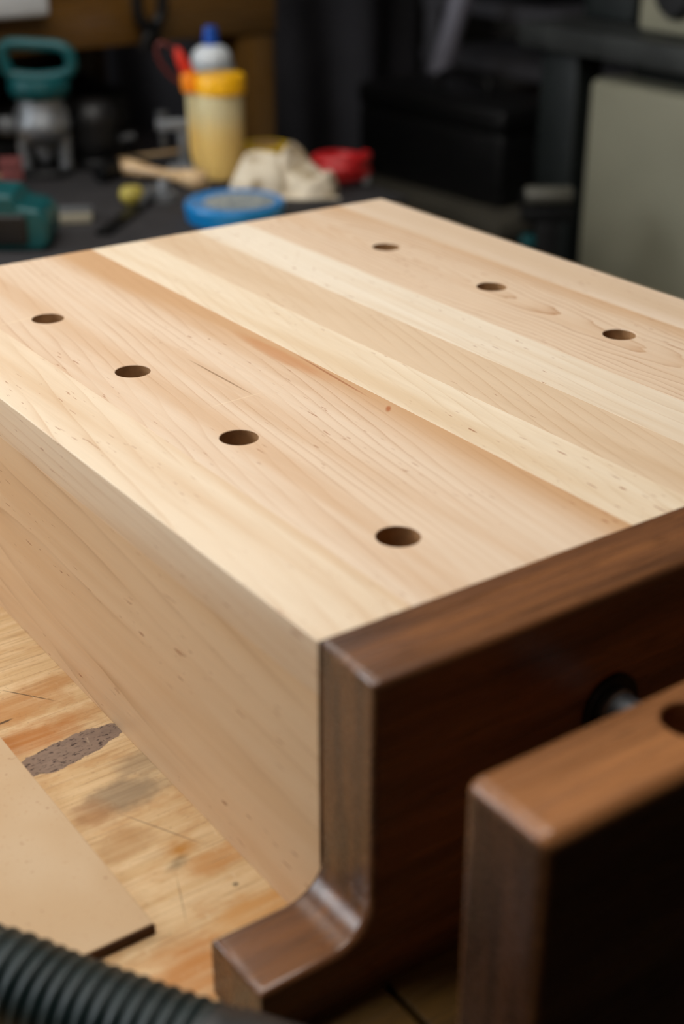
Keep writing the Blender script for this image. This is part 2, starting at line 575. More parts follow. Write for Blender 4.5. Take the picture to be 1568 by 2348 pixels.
# ceiling fixture that holds the lamp, plus an added one over the tools
M_dif = Mat('lamp_diffuser')
M_dif.done((0.9, 0.9, 0.9, 1), 0.5, Emission_Color=(1, 0.95, 0.87, 1), Emission_Strength=3.0)
zl = 0.885 - CEIL
for (lx, ly, lb) in ((-0.08, 0.21, 'long white shop light hung above the vise end of the bench'), (0.12, 0.98, 'long white shop light, added unseen to brighten the glue bottle and tools')):
    fx = empty('pendant_light', (lx, ly, CEIL), lb, 'light', 0.0, 'shop lights over the bench')
    obj('housing', bbox(-.54, .54, -.18, .18, zl + .012, zl + .075, .01), M_white, fx)
    obj('diffuser', bbox(-.51, .51, -.155, .155, zl, zl + .012, .004), M_dif.m, fx)
    for k in (-.4, .4):
        obj('cable', tube(bmesh.new(), [(k, 0, zl + .07), (k, 0, -.001)], .003, 8), M_white, fx)

# ------------------------------------------------------------------ plywood workbench
M_pine = walnut('old_pine', (88, 61, 26), (102, 72, 32), (118, 83, 38), 5.0)
M_pinez = walnut('old_pine_upright', (88, 61, 26), (102, 72, 32), (118, 83, 38), 6.0, 'z')
wb = empty('workbench', (0, 0, FLOOR), 'old stained plywood workbench carrying the maple bench', 'workbench')
zt = BENCH - FLOOR
obj('top', bbox(-0.95, 0.776, -0.0330, 1.40, zt - .036, zt, .0012), MAT['plywood'], wb, 30, True)
M_strip = walnut('shaded_oak_strip', (58, 42, 20), (80, 58, 27), (100, 74, 36), 11.0)  # dark tone stands in for the shade between the jaws
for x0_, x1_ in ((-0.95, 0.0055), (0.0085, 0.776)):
    obj('shaded_front_strip', bbox(x0_, x1_, -0.088, -0.0340, zt - .036, zt - .0005, .0012), M_strip, wb, 30, True)
for lx in (-0.88, 0.66):
    for ly in (-0.05, 1.25):
        obj('leg', bbox(lx, lx + .09, ly, ly + .09, 0, zt - .036, .003), M_pinez, wb, 30)
for ly in (-0.03, 1.27):
    obj('rail', bbox(-0.79, 0.66, ly, ly + .04, zt - .136, zt - .036, .003), M_pine, wb, 30)

# ------------------------------------------------------------------ maple bench with walnut vise
L, W, H = 0.5296, 0.4235, 0.146
TH = 0.0245            # thickness of the laminated top
vb = empty('benchtop_workbench', (0, 0, BENCH), 'small pale maple bench with dog holes and dark walnut vise jaws', 'bench')
M_drill = simple('shaded_drilled_maple', (168, 126, 84), 0.6, var=0.2, scale=160)  # hole walls; the shade inside the holes is put into this colour
seams = [0.0, 0.0445, 0.1660, 0.2060, 0.2500, 0.2925, 0.3800, W]
left_holes = [(0.0762, y) for y in (0.0506, 0.1811, 0.2941, 0.4057)]
right_holes = [(0.3415, y) for y in (0.0660, 0.1822, 0.2981, 0.4134)]
HR = 0.00985
for i in range(7):
    bm = box(bmesh.new(), seams[i], seams[i + 1], 0, L, H - TH, H)
    hs = left_holes if i == 1 else right_holes if i == 5 else None
    if hs:
        bm = cut_holes(bm, hs, HR, H - TH - .02, H + .02)
    bmesh.ops.recalc_face_normals(bm, faces=bm.faces[:])

    def outer(e, i=i):
        m = (e.verts[0].co + e.verts[1].co) / 2
        if m.z < H - .0005:
            return False
        return (i == 0 and m.x < .0005) or (i == 6 and m.x > W - .0005) or (m.y > L - .0005)
    bevel(bm, 0.0007, 2, 40, outer)
    if hs:
        bevel(bm, 0.00035, 1, 60, lambda e: all(abs(v.co.z - H) < 1e-5 and min((v.co.xy - Vector(h)).length for h in hs) < HR + 1e-4 for v in e.verts))
    bevel(bm, 0.00010, 1, 60, lambda e: all(abs(v.co.z - H) < 1e-5 for v in e.verts) and abs(e.verts[0].co.x - e.verts[1].co.x) < 1e-5 and e.calc_length() > .1)
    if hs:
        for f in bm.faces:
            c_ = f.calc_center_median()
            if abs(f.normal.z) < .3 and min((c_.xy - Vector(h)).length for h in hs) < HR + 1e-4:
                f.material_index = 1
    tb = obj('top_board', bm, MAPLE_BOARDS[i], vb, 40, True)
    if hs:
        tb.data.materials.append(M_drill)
obj('side_board', bbox(0, .022, 0, L, 0, H - TH, .0002, 1), MAPLE_SIDE, vb, 30)
obj('side_board', bbox(W - .022, W, 0, L, 0, H - TH, .0002, 1), MAPLE_SIDE, vb, 30)
obj('end_board', bbox(.022, W - .022, L - .022, L, 0, H - TH, .0002, 1), MAPLE_SIDE, vb, 30)
# walnut fixed jaw with its flared feet
FT, FX, FR = 0.0285, 0.052, 0.018
poly = [(-FX, 0), (W + FX, 0), (W + FX, FT)] + arc(W + FR, FT + FR, FR, 270, 180, 10) + [(W, H), (0, H)] + arc(-FR, FT + FR, FR, 0, -90, 10) + [(-FX, FT)]
bm = prism(bmesh.new(), poly, 'y', -0.0365, -0.0001)
bmesh.ops.recalc_face_normals(bm, faces=bm.faces[:])


def jaw_edge(e):
    return all(v.co.z > .001 for v in e.verts) and not all(v.co.y > -.001 and v.co.z > H - .001 for v in e.verts)


bevel(bm, 0.0034, 5, 35, jaw_edge)
obj('fixed_jaw', bm, MAT['walnut'], vb, 50, True)['label'] = 'dark walnut fixed jaw with flared feet'
# walnut moving jaw
bm = box(bmesh.new(), -0.0042, W, -0.1312, -0.0900, 0.004, H - 0.0045)
bevel(bm, 0.0058, 6, 35)
bm = cut_holes(bm, [(0.0815, -0.1110), (0.342, -0.1110)], 0.0108, H - .06, H + .02)
bevel(bm, 0.0012, 2, 60, lambda e: all(v.co.z > H - .01 for v in e.verts))
obj('moving_jaw', bm, MAT['walnut_light'], vb, 50, True)['label'] = 'brown walnut moving jaw with round dog hole'
M_steel = simple('dark_steel', (120, 124, 128), 0.4, 0.8, var=0.1)
M_blackm = simple('blackened_steel', (26, 27, 28), 0.4, 0.6)
ry = Matrix.Translation((0.1215, 0, H - 0.0560)) @ Matrix.Rotation(PI / 2, 4, 'X')
obj('washer', lathe(bmesh.new(), [(0.0152, 0.0364), (0.0152, 0.0385), (0.0145, 0.0392), (0.0102, 0.0392)], 0, 0, 40, ry), M_blackm, vb)
obj('vise_screw', lathe(bmesh.new(), [(0.0098, 0.0300), (0.0098, 0.0420), (0.0090, 0.0425), (0.0090, 0.0925)], 0, 0, 40, ry), M_steel, vb)

# ------------------------------------------------------------------ mdf board, hose
Mm = Mat('mdf')
P = Mm.coord()
n1 = Mm.noise(Mm.vec(P, (420, 420, 420)), 3, 0.6)
n2 = Mm.noise(Mm.vec(P, (14, 14, 14)), 2)
n3 = Mm.noise(Mm.vec(P, (160, 160, 160), (3, 3, 3)), 2)
c = Mm.mix(Mm.remap(n2, 0.35, 0.65), lin((194, 168, 136)), lin((188, 158, 122)))
c = Mm.mix(Mm.remap(n1, 0.6, 0.75, 0, 0.4), c, lin((170, 130, 92)))
c = Mm.mix(Mm.remap(n3, 0.68, 0.76, 0, 0.5), c, lin((152, 116, 84)))
M_mdf = Mm.done(c, 0.62, 0, 0.3, n1, 0.06, 0.0004)
M_mdfe = simple('shaded_burnt_mdf_edge', (74, 46, 24), 0.8, var=0.3, scale=200)  # scorched front edge, with the shade on that side painted in
mb = empty('mdf_board', (-0.20, 0.25, BENCH), 'thin tan fibreboard sheet with its front edge scorched and toned for shade lying beside the maple bench', 'board', 0.0)
obj('sheet', bbox(-0.22, 0.1445, -0.207, 0.33, 0.0, 0.0056, .0003, 1), M_mdf, mb, 30)
obj('shaded_scorched_edge', bbox(-0.22, 0.1447, -0.2076, -0.2069, 0.0, 0.0050, .0001, 1), M_mdfe, mb, 30)

M_hose = simple('hose_rubber', (8, 29, 30), 0.48, 0, 0.5, var=0.15, scale=80)
hs = empty('vacuum_hose', (-0.13, 0.03, BENCH), 'ribbed dark green-black vacuum hose lying beside the walnut foot', 'hose')
base = Vector((-0.13, 0.03, BENCH))
OFF = Vector((-0.0042, -0.0028, 0))
ctrl = [(-0.42, 0.36, BENCH + .0262), (-0.30, 0.232, BENCH + .0262), (-0.21, 0.135, BENCH + .0262), (-0.1560, 0.072, BENCH + .0258), (-0.1245, 0.0330, BENCH + .0262), (-0.1075, 0.0070, BENCH + .0235), (-0.0750, -0.0420, BENCH + .0205)]
path = [q_ + OFF for q_ in smooth_path(ctrl, 900)]
rad = []
dist = 0.0
pts = []
for i, p_ in enumerate(path):
    if i:
        dist += (p_ - path[i - 1]).length
    ph = dist / 0.0062 * 2 * PI
    rad.append(0.0182 + 0.0017 * (0.5 + 0.5 * math.sin(ph)) ** 0.7)
    pts.append(p_ - base)
obj('corrugated_tube', tube(bmesh.new(), pts, rad, 40), M_hose, hs, 70)
M_cuff = simple('black_rubber_cuff', (12, 13, 14), 0.45, var=0.1)
d = Vector((0.555, -0.832, -0.005))
p0 = Vector((-0.0775, -0.0385, BENCH + .0206)) - base + OFF
cp = [p0, p0 + d * .001, p0 + d * .012, p0 + d * .013, p0 + d * .060, p0 + d * .061]
obj('cuff', tube(bmesh.new(), cp, [0.0180, 0.0196, 0.0196, 0.0204, 0.0204, 0.0190], 40), M_cuff, hs, 40)

# ------------------------------------------------------------------ bench behind, with shelf
rb = empty('shelf_bench', (0.2, 1.42, FLOOR), 'rough pine bench frame standing behind the clutter', 'bench')


def rbx(name, x0, x1, y0, y1, z0, z1, m, w=.003):
    return obj(name, bbox(x0 - .2, x1 - .2, y0 - 1.42, y1 - 1.42, z0 - FLOOR, z1 - FLOOR, w), m, rb, 30)


rbx('top', -0.9, 0.93, 1.405, 2.1, 0.086, 0.124, M_pine)
rbx('rail', -0.9, 0.897, 1.42, 1.458, -0.003, 0.086, M_pine)
for x0 in (-0.85, 0.836):
    for y0 in (1.425, 1.98):
        rbx('leg', x0, x0 + .060, y0, y0 + .060, FLOOR, -0.003 if y0 < 1.5 else .086, M_pinez)
rbx('lower_shelf', -0.85, 0.896, 1.49, 1.975, -0.24, -0.215, M_pine)
rbx('back_panel', -0.85, 0.896, 2.042, 2.06, -0.24, 0.086, M_pine)
M_blackp = simple('black_plastic', (15, 15, 16), 0.5, var=0.15)
M_greyp = simple('grey_plastic', (92, 94, 96), 0.5)
for k, (cx, w_, h_) in enumerate(((0.62, 0.22, 0.13), (0.30, 0.30, 0.17))):
    t = empty('tool_case', (cx, 1.68, -0.215), ('low' if k == 0 else 'tall') + ' black plastic tool case on the shelf under the pine bench', 'case', -0.1)
    sl_ = obj('shell', bbox(-w_ / 2, w_ / 2, -.13, .13, 0, h_ * .55, .008, 3), M_blackp, t)
    obj('lid', bbox(-w_ / 2, w_ / 2, -.13, .13, h_ * .56, h_, .008, 3), M_blackp, t)
    obj('latch', bbox(-.03, .03, -.137, -.128, h_ * .42, h_ * .7, .002), M_greyp, sl_)

# grey-white box fixed on the rail, black clamp hanging from it
M_lgrey = simple('pale_grey_plastic', (196, 200, 204), 0.45, var=0.05)
t = empty('power_strip', (0.44, 1.42, 0.046), 'pale grey power strip fixed to the pine rail', 'power strip')
obj('body', bbox(-.16, .094, -.032, -.0002, 0, .0385, .006, 3), M_lgrey, t)
for k in range(3):
    obj('socket', bbox(-.13 + k * .055, -.095 + k * .055, -.0335, -.031, .007, .031, .001), M_greyp, t)
t = empty('spring_clamp', (0.683, 1.418, -0.012), 'black spring clamp gripping the pine rail', 'clamp', 0.0)
for s_ in (-1, 1):
    obj('arm', tube(bmesh.new(), smooth_path([(s_ * .020, -.020, .075), (s_ * .016, -.016, .045), (s_ * -.004, -.015, .022), (s_ * -.010, -.012, .004)], 16), [.008] * 17, 10), M_blackp, t)
obj('pivot', lathe(bmesh.new(), [(.009, -.012), (.009, .012)], 0, 0, 20, Matrix.Translation((0, -.018, .033)) @ Matrix.Rotation(PI / 2, 4, 'X')), M_blackm, t)

# ------------------------------------------------------------------ clutter on the bench
M_mat = simple('rubber_mat', (40, 38, 40), 0.75, var=0.25, scale=30)
t = empty('rubber_mat', (0.28, 1.125, BENCH), 'worn dark grey rubber mat under the tools', 'mat', 0.0)
obj('sheet', bbox(-.36, .52, -.15, .24, 0, .004, .0012), M_mat, t)
ZM = BENCH + .004

M_teal = simple('teal_plastic', (0, 76, 80), 0.42, var=0.1)
M_silver = simple('cast_aluminium', (150, 154, 158), 0.48, 0.7, var=0.15)
# glue bottle with side spout
M_glue = Mat('glue_filled_plastic')
P = M_glue.coord()
z = M_glue.sep(P)[2]
gz = M_glue.math('ADD', z, M_glue.math('MULTIPLY', M_glue.noise(M_glue.vec(P, (40, 40, 40)), 2), 0.02))
c = M_glue.mix(M_glue.remap(gz, 0.055, 0.105), lin((232, 196, 116)), lin((214, 202, 158)))
M_glue.done(c, 0.38, 0, 0.5, None, Subsurface_Weight=0.15, Subsurface_Radius=(0.01, 0.008, 0.004), Subsurface_Scale=0.5)
M_yel = simple('yellow_plastic', (246, 182, 16), 0.4, var=0.05)
M_orange = simple('orange_plastic', (246, 140, 20), 0.4, var=0.05)
M_red = simple('red_plastic', (206, 44, 22), 0.4, var=0.08)
g = empty('glue_bottle', (0.668, 1.200, ZM), 'cream glue bottle with wide yellow lid and orange side spout', 'bottle', YAW)
obj('body', lathe(bmesh.new(), [(0, 0), (.026, 0), (.0296, .003), (.0305, .010), (.0305, .101), (.0295, .106), (.0, .106)], 0, 0, 40), M_glue.m, g)
obj('lid', lathe(bmesh.new(), [(0, .1061), (.0305, .1061), (.0318, .1075), (.0318, .125), (.0300, .1285), (.0, .1295)], .002, 0, 40), M_yel, g)
st_ = obj('spout_tube', tube(bmesh.new(), smooth_path([(-.022, 0, .012), (-.0305, 0, .022), (-.0335, 0, .06), (-.0345, 0, .110)], 20), .0075, 16), M_glue.m, g)
tp = [(-.0345, 0, .108), (-.0350, 0, .122), (-.0385, 0, .132)]
obj('spout_collar', tube(bmesh.new(), tp, [.0115, .0130, .0095], 20), M_orange, st_)
obj('spout_cap', tube(bmesh.new(), [(-.0380, 0, .130), (-.0420, 0, .140), (-.0500, 0, .156), (-.0525, 0, .161)], [.0085, .0085, .0058, .003], 16), M_red, st_)
M_redd = simple('dark_red_strap', (96, 26, 16), 0.5, var=0.1)
kl = smooth_path([(-.044, -.002, .148), (-.060, -.004, .164), (-.072, -.004, .166), (-.074, -.004, .150), (-.062, -.003, .130), (-.045, -.002, .116)], 40)
obj('cap_loop', tube(bmesh.new(), kl, .0022, 8), M_redd, g)

# clear bottle with blue tip
M_clear = simple('frosted_plastic', (150, 158, 162), 0.3, var=0.06, Transmission_Weight=0.25)
M_white2 = simple('white_plastic', (210, 216, 220), 0.35, var=0.05)
M_blue = simple('blue_plastic', (16, 76, 168), 0.4, var=0.08)
t = empty('squeeze_bottle', (0.716, 1.298, ZM), 'frosted grey squeeze bottle with a blue tip behind the glue', 'bottle')
obj('body', lathe(bmesh.new(), [(0, 0), (.026, 0), (.029, .004), (.029, .096), (.027, .104), (.0265, .1055), (.0300, .107), (.0300, .122), (.027, .1275), (.0, .1275)], 0, 0, 36), M_clear, t)
dc = obj('dome_cap', lathe(bmesh.new(), [(.0, .1276), (.0262, .1276), (.0265, .133), (.024, .140), (.018, .146), (.0105, .149), (0, .149)], 0, 0, 32), M_white2, t)
obj('tip', lathe(bmesh.new(), [(0, .1491), (.0106, .1491), (.0102, .158), (.0090, .168), (.0080, .172), (0, .173)], 0, 0, 24), M_blue, dc)

# blue tin
M_tin = simple('blue_tin', (0, 124, 194), 0.35, var=0.06)
M_lab = Mat('worn_label')
P = M_lab.coord()
n1 = M_lab.noise(M_lab.vec(P, (130, 260, 130)), 3, 0.65)
M_lab.done(M_lab.mix(M_lab.remap(n1, 0.42, 0.6), lin((96, 112, 120)), lin((176, 178, 172))), 0.5)
t = empty('blue_tin', (0.573, 1.012, ZM), 'round blue tin with worn grey label behind the maple bench', 'tin', YAW)
obj('body', lathe(bmesh.new(), [(0, 0), (.054, 0), (.056, .002), (.0565, .012), (0, .012)], 0, 0, 56), M_tin, t)
tl = obj('lid', lathe(bmesh.new(), [(.0, .0121), (.0572, .0121), (.0578, .0135), (.0578, .0185), (.0560, .0212), (.0525, .0215), (.0505, .0202), (0, .0196)], 0, 0, 56), M_tin, t)
obj('label_disc', lathe(bmesh.new(), [(0, .0196), (.042, .0197), (.042, .0206), (0, .0206)], .006, .0, 48), M_lab.m, tl)

# crumpled rag
M_rag = Mat('soiled_cotton')
P = M_rag.coord()
n1 = M_rag.noise(M_rag.vec(P, (26, 26, 40), (3, 1, 2)), 3, 0.6)
n2 = M_rag.noise(M_rag.vec(P, (500, 500, 500)), 2)
c = M_rag.mix(M_rag.remap(n1, 0.54, 0.68, 0, 0.85), lin((216, 204, 182)), lin((150, 128, 92)))
M_rag.done(c, 0.9, 0, 0.1, n2, 0.3, 0.0006)


def crumple(nx, ny, sx, sy, lumps, seed, fold=0.016):
    """closed, draped heap: a displaced cloth surface that comes down to the bench all round"""
    b = bmesh.new()
    rows = []
    for j in range(ny + 1):
        row = []
        for i in range(nx + 1):
            u, v = i / nx * 2 - 1, j / ny * 2 - 1
            x_, y_ = u * sx, v * sy
            h = 0.0
            for (lx, ly, lr, lh) in lumps:
                q = ((x_ - lx) ** 2 + (y_ - ly) ** 2) / (lr * lr)
                h = max(h, lh * math.sqrt(max(0.0, 1 - q)) if q < 1 else 0)
            e = max(0.0, min(1.0, (1 - max(abs(u), abs(v))) * 4))
            nn = mnoise.noise((x_ * 20 + seed, y_ * 20, seed))
            n3_ = mnoise.noise((x_ * 55, y_ * 55 + seed, 3.1))
            ridge = 1 - abs(nn) * 2.2
            h = h * (0.80 + 0.22 * ridge) + e * fold * max(0, ridge) * (0.5 + 0.5 * n3_) * (1 if h > 0.004 else 0.35)
            wx = mnoise.noise((x_ * 30, y_ * 30, 7 + seed)) * 0.010
            wy = mnoise.noise((x_ * 30, y_ * 30, 17 + seed)) * 0.010
            row.append(b.verts.new((x_ + wx, y_ + wy, max(0.0015, h + 0.0015 * e))))
        rows.append(row)
    for j in range(ny):
        for i in range(nx):
            b.faces.new((rows[j][i], rows[j][i + 1], rows[j + 1][i + 1], rows[j + 1][i]))
    bo = [r[:] for r in rows]
    low = [[b.verts.new((v.co.x, v.co.y, 0)) for v in (rows[0] if j == 0 else rows[ny])] if j in (0, ny) else
           [b.verts.new((rows[j][0].co.x, rows[j][0].co.y, 0)), b.verts.new((rows[j][nx].co.x, rows[j][nx].co.y, 0))] for j in range(ny + 1)]
    for i in range(nx):
        b.faces.new((rows[0][i], low[0][i], low[0][i + 1], rows[0][i + 1]))
        b.faces.new((rows[ny][i], rows[ny][i + 1], low[ny][i + 1], low[ny][i]))
    for j in range(ny):
        b.faces.new((rows[j][0], rows[j + 1][0], low[j + 1][0], low[j][0]))
        b.faces.new((rows[j][nx], low[j][-1], low[j + 1][-1], rows[j + 1][nx]))
    ring = low[0] + [low[j][-1] for j in range(1, ny)] + low[ny][::-1] + [low[j][0] for j in range(ny - 1, 0, -1)]
    b.faces.new(ring)
    return b


t = obj('rag', crumple(80, 60, .064, .042, [(-.030, 0.0, .036, .044), (.006, .010, .028, .052), (.040, -.012, .026, .024), (-.044, -.010, .022, .024), (.020, -.002, .026, .038)], 2.0, .010), M_rag.m, None, 60)
t.location = (0.692, 1.086, ZM)
t.rotation_euler = (0, 0, YAW)
tag(t, 'crumpled cream cotton rag with brown stains', 'rag')

# yellow tape roll behind the rag
M_yel2 = simple('yellow_tape', (214, 176, 24), 0.45, var=0.06)
M_card = simple('cardboard_core', (150, 116, 76), 0.8)
t = empty('tape_roll', (0.735, 1.200, ZM), 'yellow roll of tape lying behind the rag', 'tape')
obj('roll', lathe(bmesh.new(), [(.021, 0), (.033, 0), (.034, .001), (.034, .033), (.033, .034), (.021, .034), (.021, 0)][:6], 0, 0, 40), M_yel2, t)
obj('core', lathe(bmesh.new(), [(.0185, .0001), (.0208, .0001), (.0208, .0352), (.0185, .0352)], 0, 0, 32), M_card, t)

# coiled red air hose
M_redh = simple('red_hose_rubber', (176, 26, 30), 0.42, var=0.1)
cl = []
for i in range(241):
    a = i / 240 * 2 * PI * 3.0
    k = i / 240
    cl.append(((.030 + .002 * math.sin(a * .37)) * math.cos(a), (.028 + .002 * math.cos(a * .51)) * math.sin(a), .0085 + .026 * k))
t = empty('air_hose', (0.772, 1.082, ZM), 'red rubber air hose in a small coil by the bench edge', 'hose', YAW)
obj('coil', tube(bmesh.new(), cl, .0085, 14), M_redh, t)
obj('coupling', tube(bmesh.new(), [(.030, 0, .0085), (.031, -.010, .0085), (.031, -.020, .0085)], [.0086, .007, .006], 14), M_silver, t)

# wooden tool handle
M_beech = walnut('pale_beech', (196, 160, 116), (210, 176, 132), (222, 192, 150), 9.0)
t = empty('hammer', (0.598, 1.200, ZM), 'hammer with pale wooden handle lying left of the glue bottle', 'hammer', 0)
a, b_ = Vector((-.034, .076, .013)), Vector((.016, -.050, .0115))
hp = [a.lerp(b_, k / 20) for k in range(21)]
hr = [.0085 + .0035 * math.cos(k / 20 * 2 * PI) + .002 * (k / 20) for k in range(21)]
hr[0], hr[-1] = .007, .008
obj('handle', tube(bmesh.new(), hp, hr, 18), M_beech, t)
hm = Matrix.Translation((-.034, .076, .0125)) @ Matrix.Rotation(0.38, 4, 'Z') @ Matrix.Rotation(PI / 2, 4, 'Y')
obj('head', lathe(bmesh.new(), [(.0, -.045), (.011, -.045), (.012, -.043), (.012, -.028), (.009, -.022), (.010, .010), (.011, .020), (.004, .050), (.0, .050)], 0, 0, 20, hm), M_blackm, t)

# steel bar clamp standing on the mat
t = empty('bar_clamp', (0.650, 1.266, ZM), 'small steel clamp standing between the glue bottle and the black sander', 'clamp', YAW)
obj('bar', bbox(-.006, .006, -.004, .004, 0, .062, .001), M_silver, t)
obj('fixed_arm', bbox(-.034, .012, -.006, .006, .050, .066, .003), M_silver, t)
obj('foot', bbox(-.020, .020, -.018, .018, 0, .008, .002), M_silver, t)
obj('screw', lathe(bmesh.new(), [(.0045, .028), (.0045, .0665), (.008, .067), (.008, .075), (0, .076)], -.026, 0, 16), M_steel, t)

# black orbital sander
t = empty('orbital_sander', (0.562, 1.345, ZM), 'black round palm sander standing beside the teal router', 'sander', YAW)
obj('pad', lathe(bmesh.new(), [(0, 0), (.026, 0), (.028, .002), (.028, .010), (.026, .014), (0, .014)], 0, 0, 36), M_blackp, t)
obj('body', lathe(bmesh.new(), [(0, .0145), (.024, .0145), (.029, .022), (.032, .036), (.031, .046), (.032, .056), (.033, .066), (.029, .078), (.020, .086), (0, .089)], 0, 0, 36), M_blackp, t)
obj('dust_port', tube(bmesh.new(), [(.024, .01, .030), (.040, .012, .034), (.052, .012, .036)], [.010, .010, .009], 18), M_blackp, t)

# teal router
t = empty('router', (0.492, 1.350, ZM), 'teal and grey plunge router with loop handle standing on the bench', 'router', YAW)
obj('base_plate', lathe(bmesh.new(), [(0, 0), (.034, 0), (.036, .002), (.036, .007), (.034, .009), (0, .009)], 0, 0, 36), M_blackp, t)
for s_ in (-1, 1):
    obj('column', lathe(bmesh.new(), [(.0085, .009), (.0085, .082)], s_ * .026, 0, 18), M_silver, t)
obj('collet', lathe(bmesh.new(), [(0, .014), (.006, .014), (.009, .020), (.012, .028), (.012, .040), (0, .040)], 0, 0, 20), M_silver, t)
obj('gear_housing', lathe(bmesh.new(), [(0, .040), (.020, .040), (.030, .047), (.036, .058), (.036, .068), (.031, .076), (.029, .098), (0, .098)], 0, 0, 32), M_silver, t)
obj('motor_housing', lathe(bmesh.new(), [(0, .098), (.034, .098), (.038, .102), (.040, .112), (.037, .120), (0, .121)], 0, 0, 32), M_teal, t)
hl = smooth_path([(-.036, 0, .124), (0, 0, .121), (.038, 0, .127), (.043, 0, .146), (.032, 0, .158), (0, 0, .161), (-.034, 0, .161), (-.042, 0, .148), (-.036, 0, .124)], 64)
bm = tube(bmesh.new(), hl, [.0080] * 65, 16, False)
bmesh.ops.remove_doubles(bm, verts=bm.verts[:], dist=1e-5)
obj('loop_handle', bm, M_teal, t, 60)
obj('knob', lathe(bmesh.new(), [(0, 0), (.010, 0), (.013, .006), (.011, .020), (0, .022)], 0, 0, 20, Matrix.Translation((-.034, -.006, .062)) @ Matrix.Rotation(-PI / 2, 4, 'Y')), M_greyp, t)

# teal cordless tool
t = empty('cordless_tool', (0.325, 1.060, ZM), 'teal cordless planer with black grip lying on the grey mat', 'power tool', YAW)
prof = [(-.10, 0), (.034, 0), (.042, .008), (.043, .032), (.034, .044), (.012, .048), (.006, .060), (-.02, .062), (-.10, .060)]
bm = prism(bmesh.new(), prof, 'y', -.034, .034)
bmesh.ops.recalc_face_normals(bm, faces=bm.faces[:])
bevel(bm, .005, 3, 20)
obj('housing', bm, M_teal, t, 50, True)
obj('grip_panel', bbox(-.095, .020, -.0375, -.030, .007, .040, .006, 3), M_blackp, t, 50, True)
obj('battery', bbox(-.085, -.03, -.030, .030, .0615, .072, .003), M_blackp, t, 40)
obj('sole', bbox(-.095, .03, -.030, .030, -.0005 + .0006, .003, .001), M_silver, t, 40)

# small bits
M_redb = simple('faded_red_card', (120, 62, 60), 0.7, var=0.35, scale=120)
M_pale = simple('pale_block', (176, 170, 150), 0.7, var=0.15)
M_yel3 = simple('brass_yellow', (176, 160, 70), 0.45, var=0.1)
t = empty('card_box', (0.425, 1.300, ZM), 'small faded red card box left of the teal router', 'box', YAW + .2)
obj('carton', bbox(-.016, .012, -.014, .014, 0, .030, .001), M_redb, t, 30)
obj('lid', bbox(-.0165, .0125, -.0145, .0145, .0302, .036, .001), M_redb, t, 30)
t = empty('sanding_block', (0.415, 1.110, ZM), 'pale sanding block lying on the grey mat', 'block', YAW + .15)
obj('block', bbox(-.026, .022, -.014, .014, 0, .013, .002), M_pale, t, 30)
obj('abrasive', bbox(-.026, .022, -.014, .014, .0131, .0142, .0003), M_greyp, t, 30)
t = empty('brass_knob', (0.503, 1.132, ZM), 'small brass yellow knob on the grey mat', 'knob')
obj('head', lathe(bmesh.new(), [(0, .006), (.012, .006), (.0145, .010), (.0145, .018), (.011, .023), (0, .024)], 0, 0, 24), M_yel3, t)
obj('shank', lathe(bmesh.new(), [(.006, 0), (.006, .0062)], 0, 0, 16), M_yel3, t)
t = empty('hex_nut', (0.548, 1.135, ZM), 'bright steel nut and bolt on the grey mat near the blue tin', 'bolt', 0.4)
obj('head', lathe(bmesh.new(), [(0, 0), (.016, 0), (.016, .010), (0, .010)], 0, 0, 6), M_silver, t, 20)
obj('thread', lathe(bmesh.new(), [(.008, .010), (.008, .022), (.007, .024), (0, .024)], 0, 0, 20), M_silver, t)
t = empty('file', (0.47, 1.085, ZM), 'dark steel file lying across the grey mat', 'file', 0.75)
obj('blade', bbox(-.075, .050, -.009, .009, 0, .005, .0008), M_blackm, t, 30)
obj('handle', lathe(bmesh.new(), [(.006, 0), (.0085, .01), (.0088, .035), (.007, .05), (0, .053)], 0, 0, 18, Matrix.Translation((.050, 0, .009)) @ Matrix.Rotation(PI / 2, 4, 'Y')), M_greyp, t)

# ------------------------------------------------------------------ machine with cream cabinet on the right
M_cream = simple('machine_cream_paint', (142, 139, 119), 0.5, var=0.05, scale=8)
M_iron = simple('cast_iron', (62, 64, 62), 0.5, 0.5, var=0.2, scale=20)
M_dark = simple('dark_green_paint', (20, 26, 25), 0.55, var=0.1)
mc = empty('table_saw', (1.55, 0.75, FLOOR), 'table saw with cream steel cabinet and dark iron table', 'machine')


def mcx(name, x0, x1, y0, y1, z0, z1, m, w=.006):
    return obj(name, bbox(x0 - 1.55, x1 - 1.55, y0 - .75, y1 - .75, z0 - FLOOR, z1 - FLOOR, w, 3), m, mc, 40)


mcx('cabinet', 1.25, 1.78, 0.45, 1.135, FLOOR, -0.063, M_cream, .012)
mcx('neck', 1.30, 1.74, 0.50, 1.10, -0.063, -0.030, M_dark)
mcx('table', 1.22, 1.95, 0.10, 1.26, -0.030, 0.004, M_iron, .003)
mcx('leg', 1.245, 1.30, 1.155, 1.235, FLOOR, -0.030, M_dark)
mcx('leg', 1.245, 1.30, 0.15, 0.23, FLOOR, -0.030, M_dark)
mcx('fence', 1.33, 1.42, 1.135, 1.24, 0.004, 0.09, M_dark)
hd = mcx('motor_box', 1.285, 1.60, 0.60, 1.085, 0.0042, 0.16, M_cream, .010)
obj('dial', lathe(bmesh.new(), [(0, 0), (.034, 0), (.036, .004), (.030, .014), (0, .016)], 0, 0, 32,
    Matrix.Translation((1.284 - 1.55, 1.012 - .75, 0.062 - FLOOR)) @ Matrix.Rotation(-PI / 2, 4, 'Y')), M_blackp, hd)

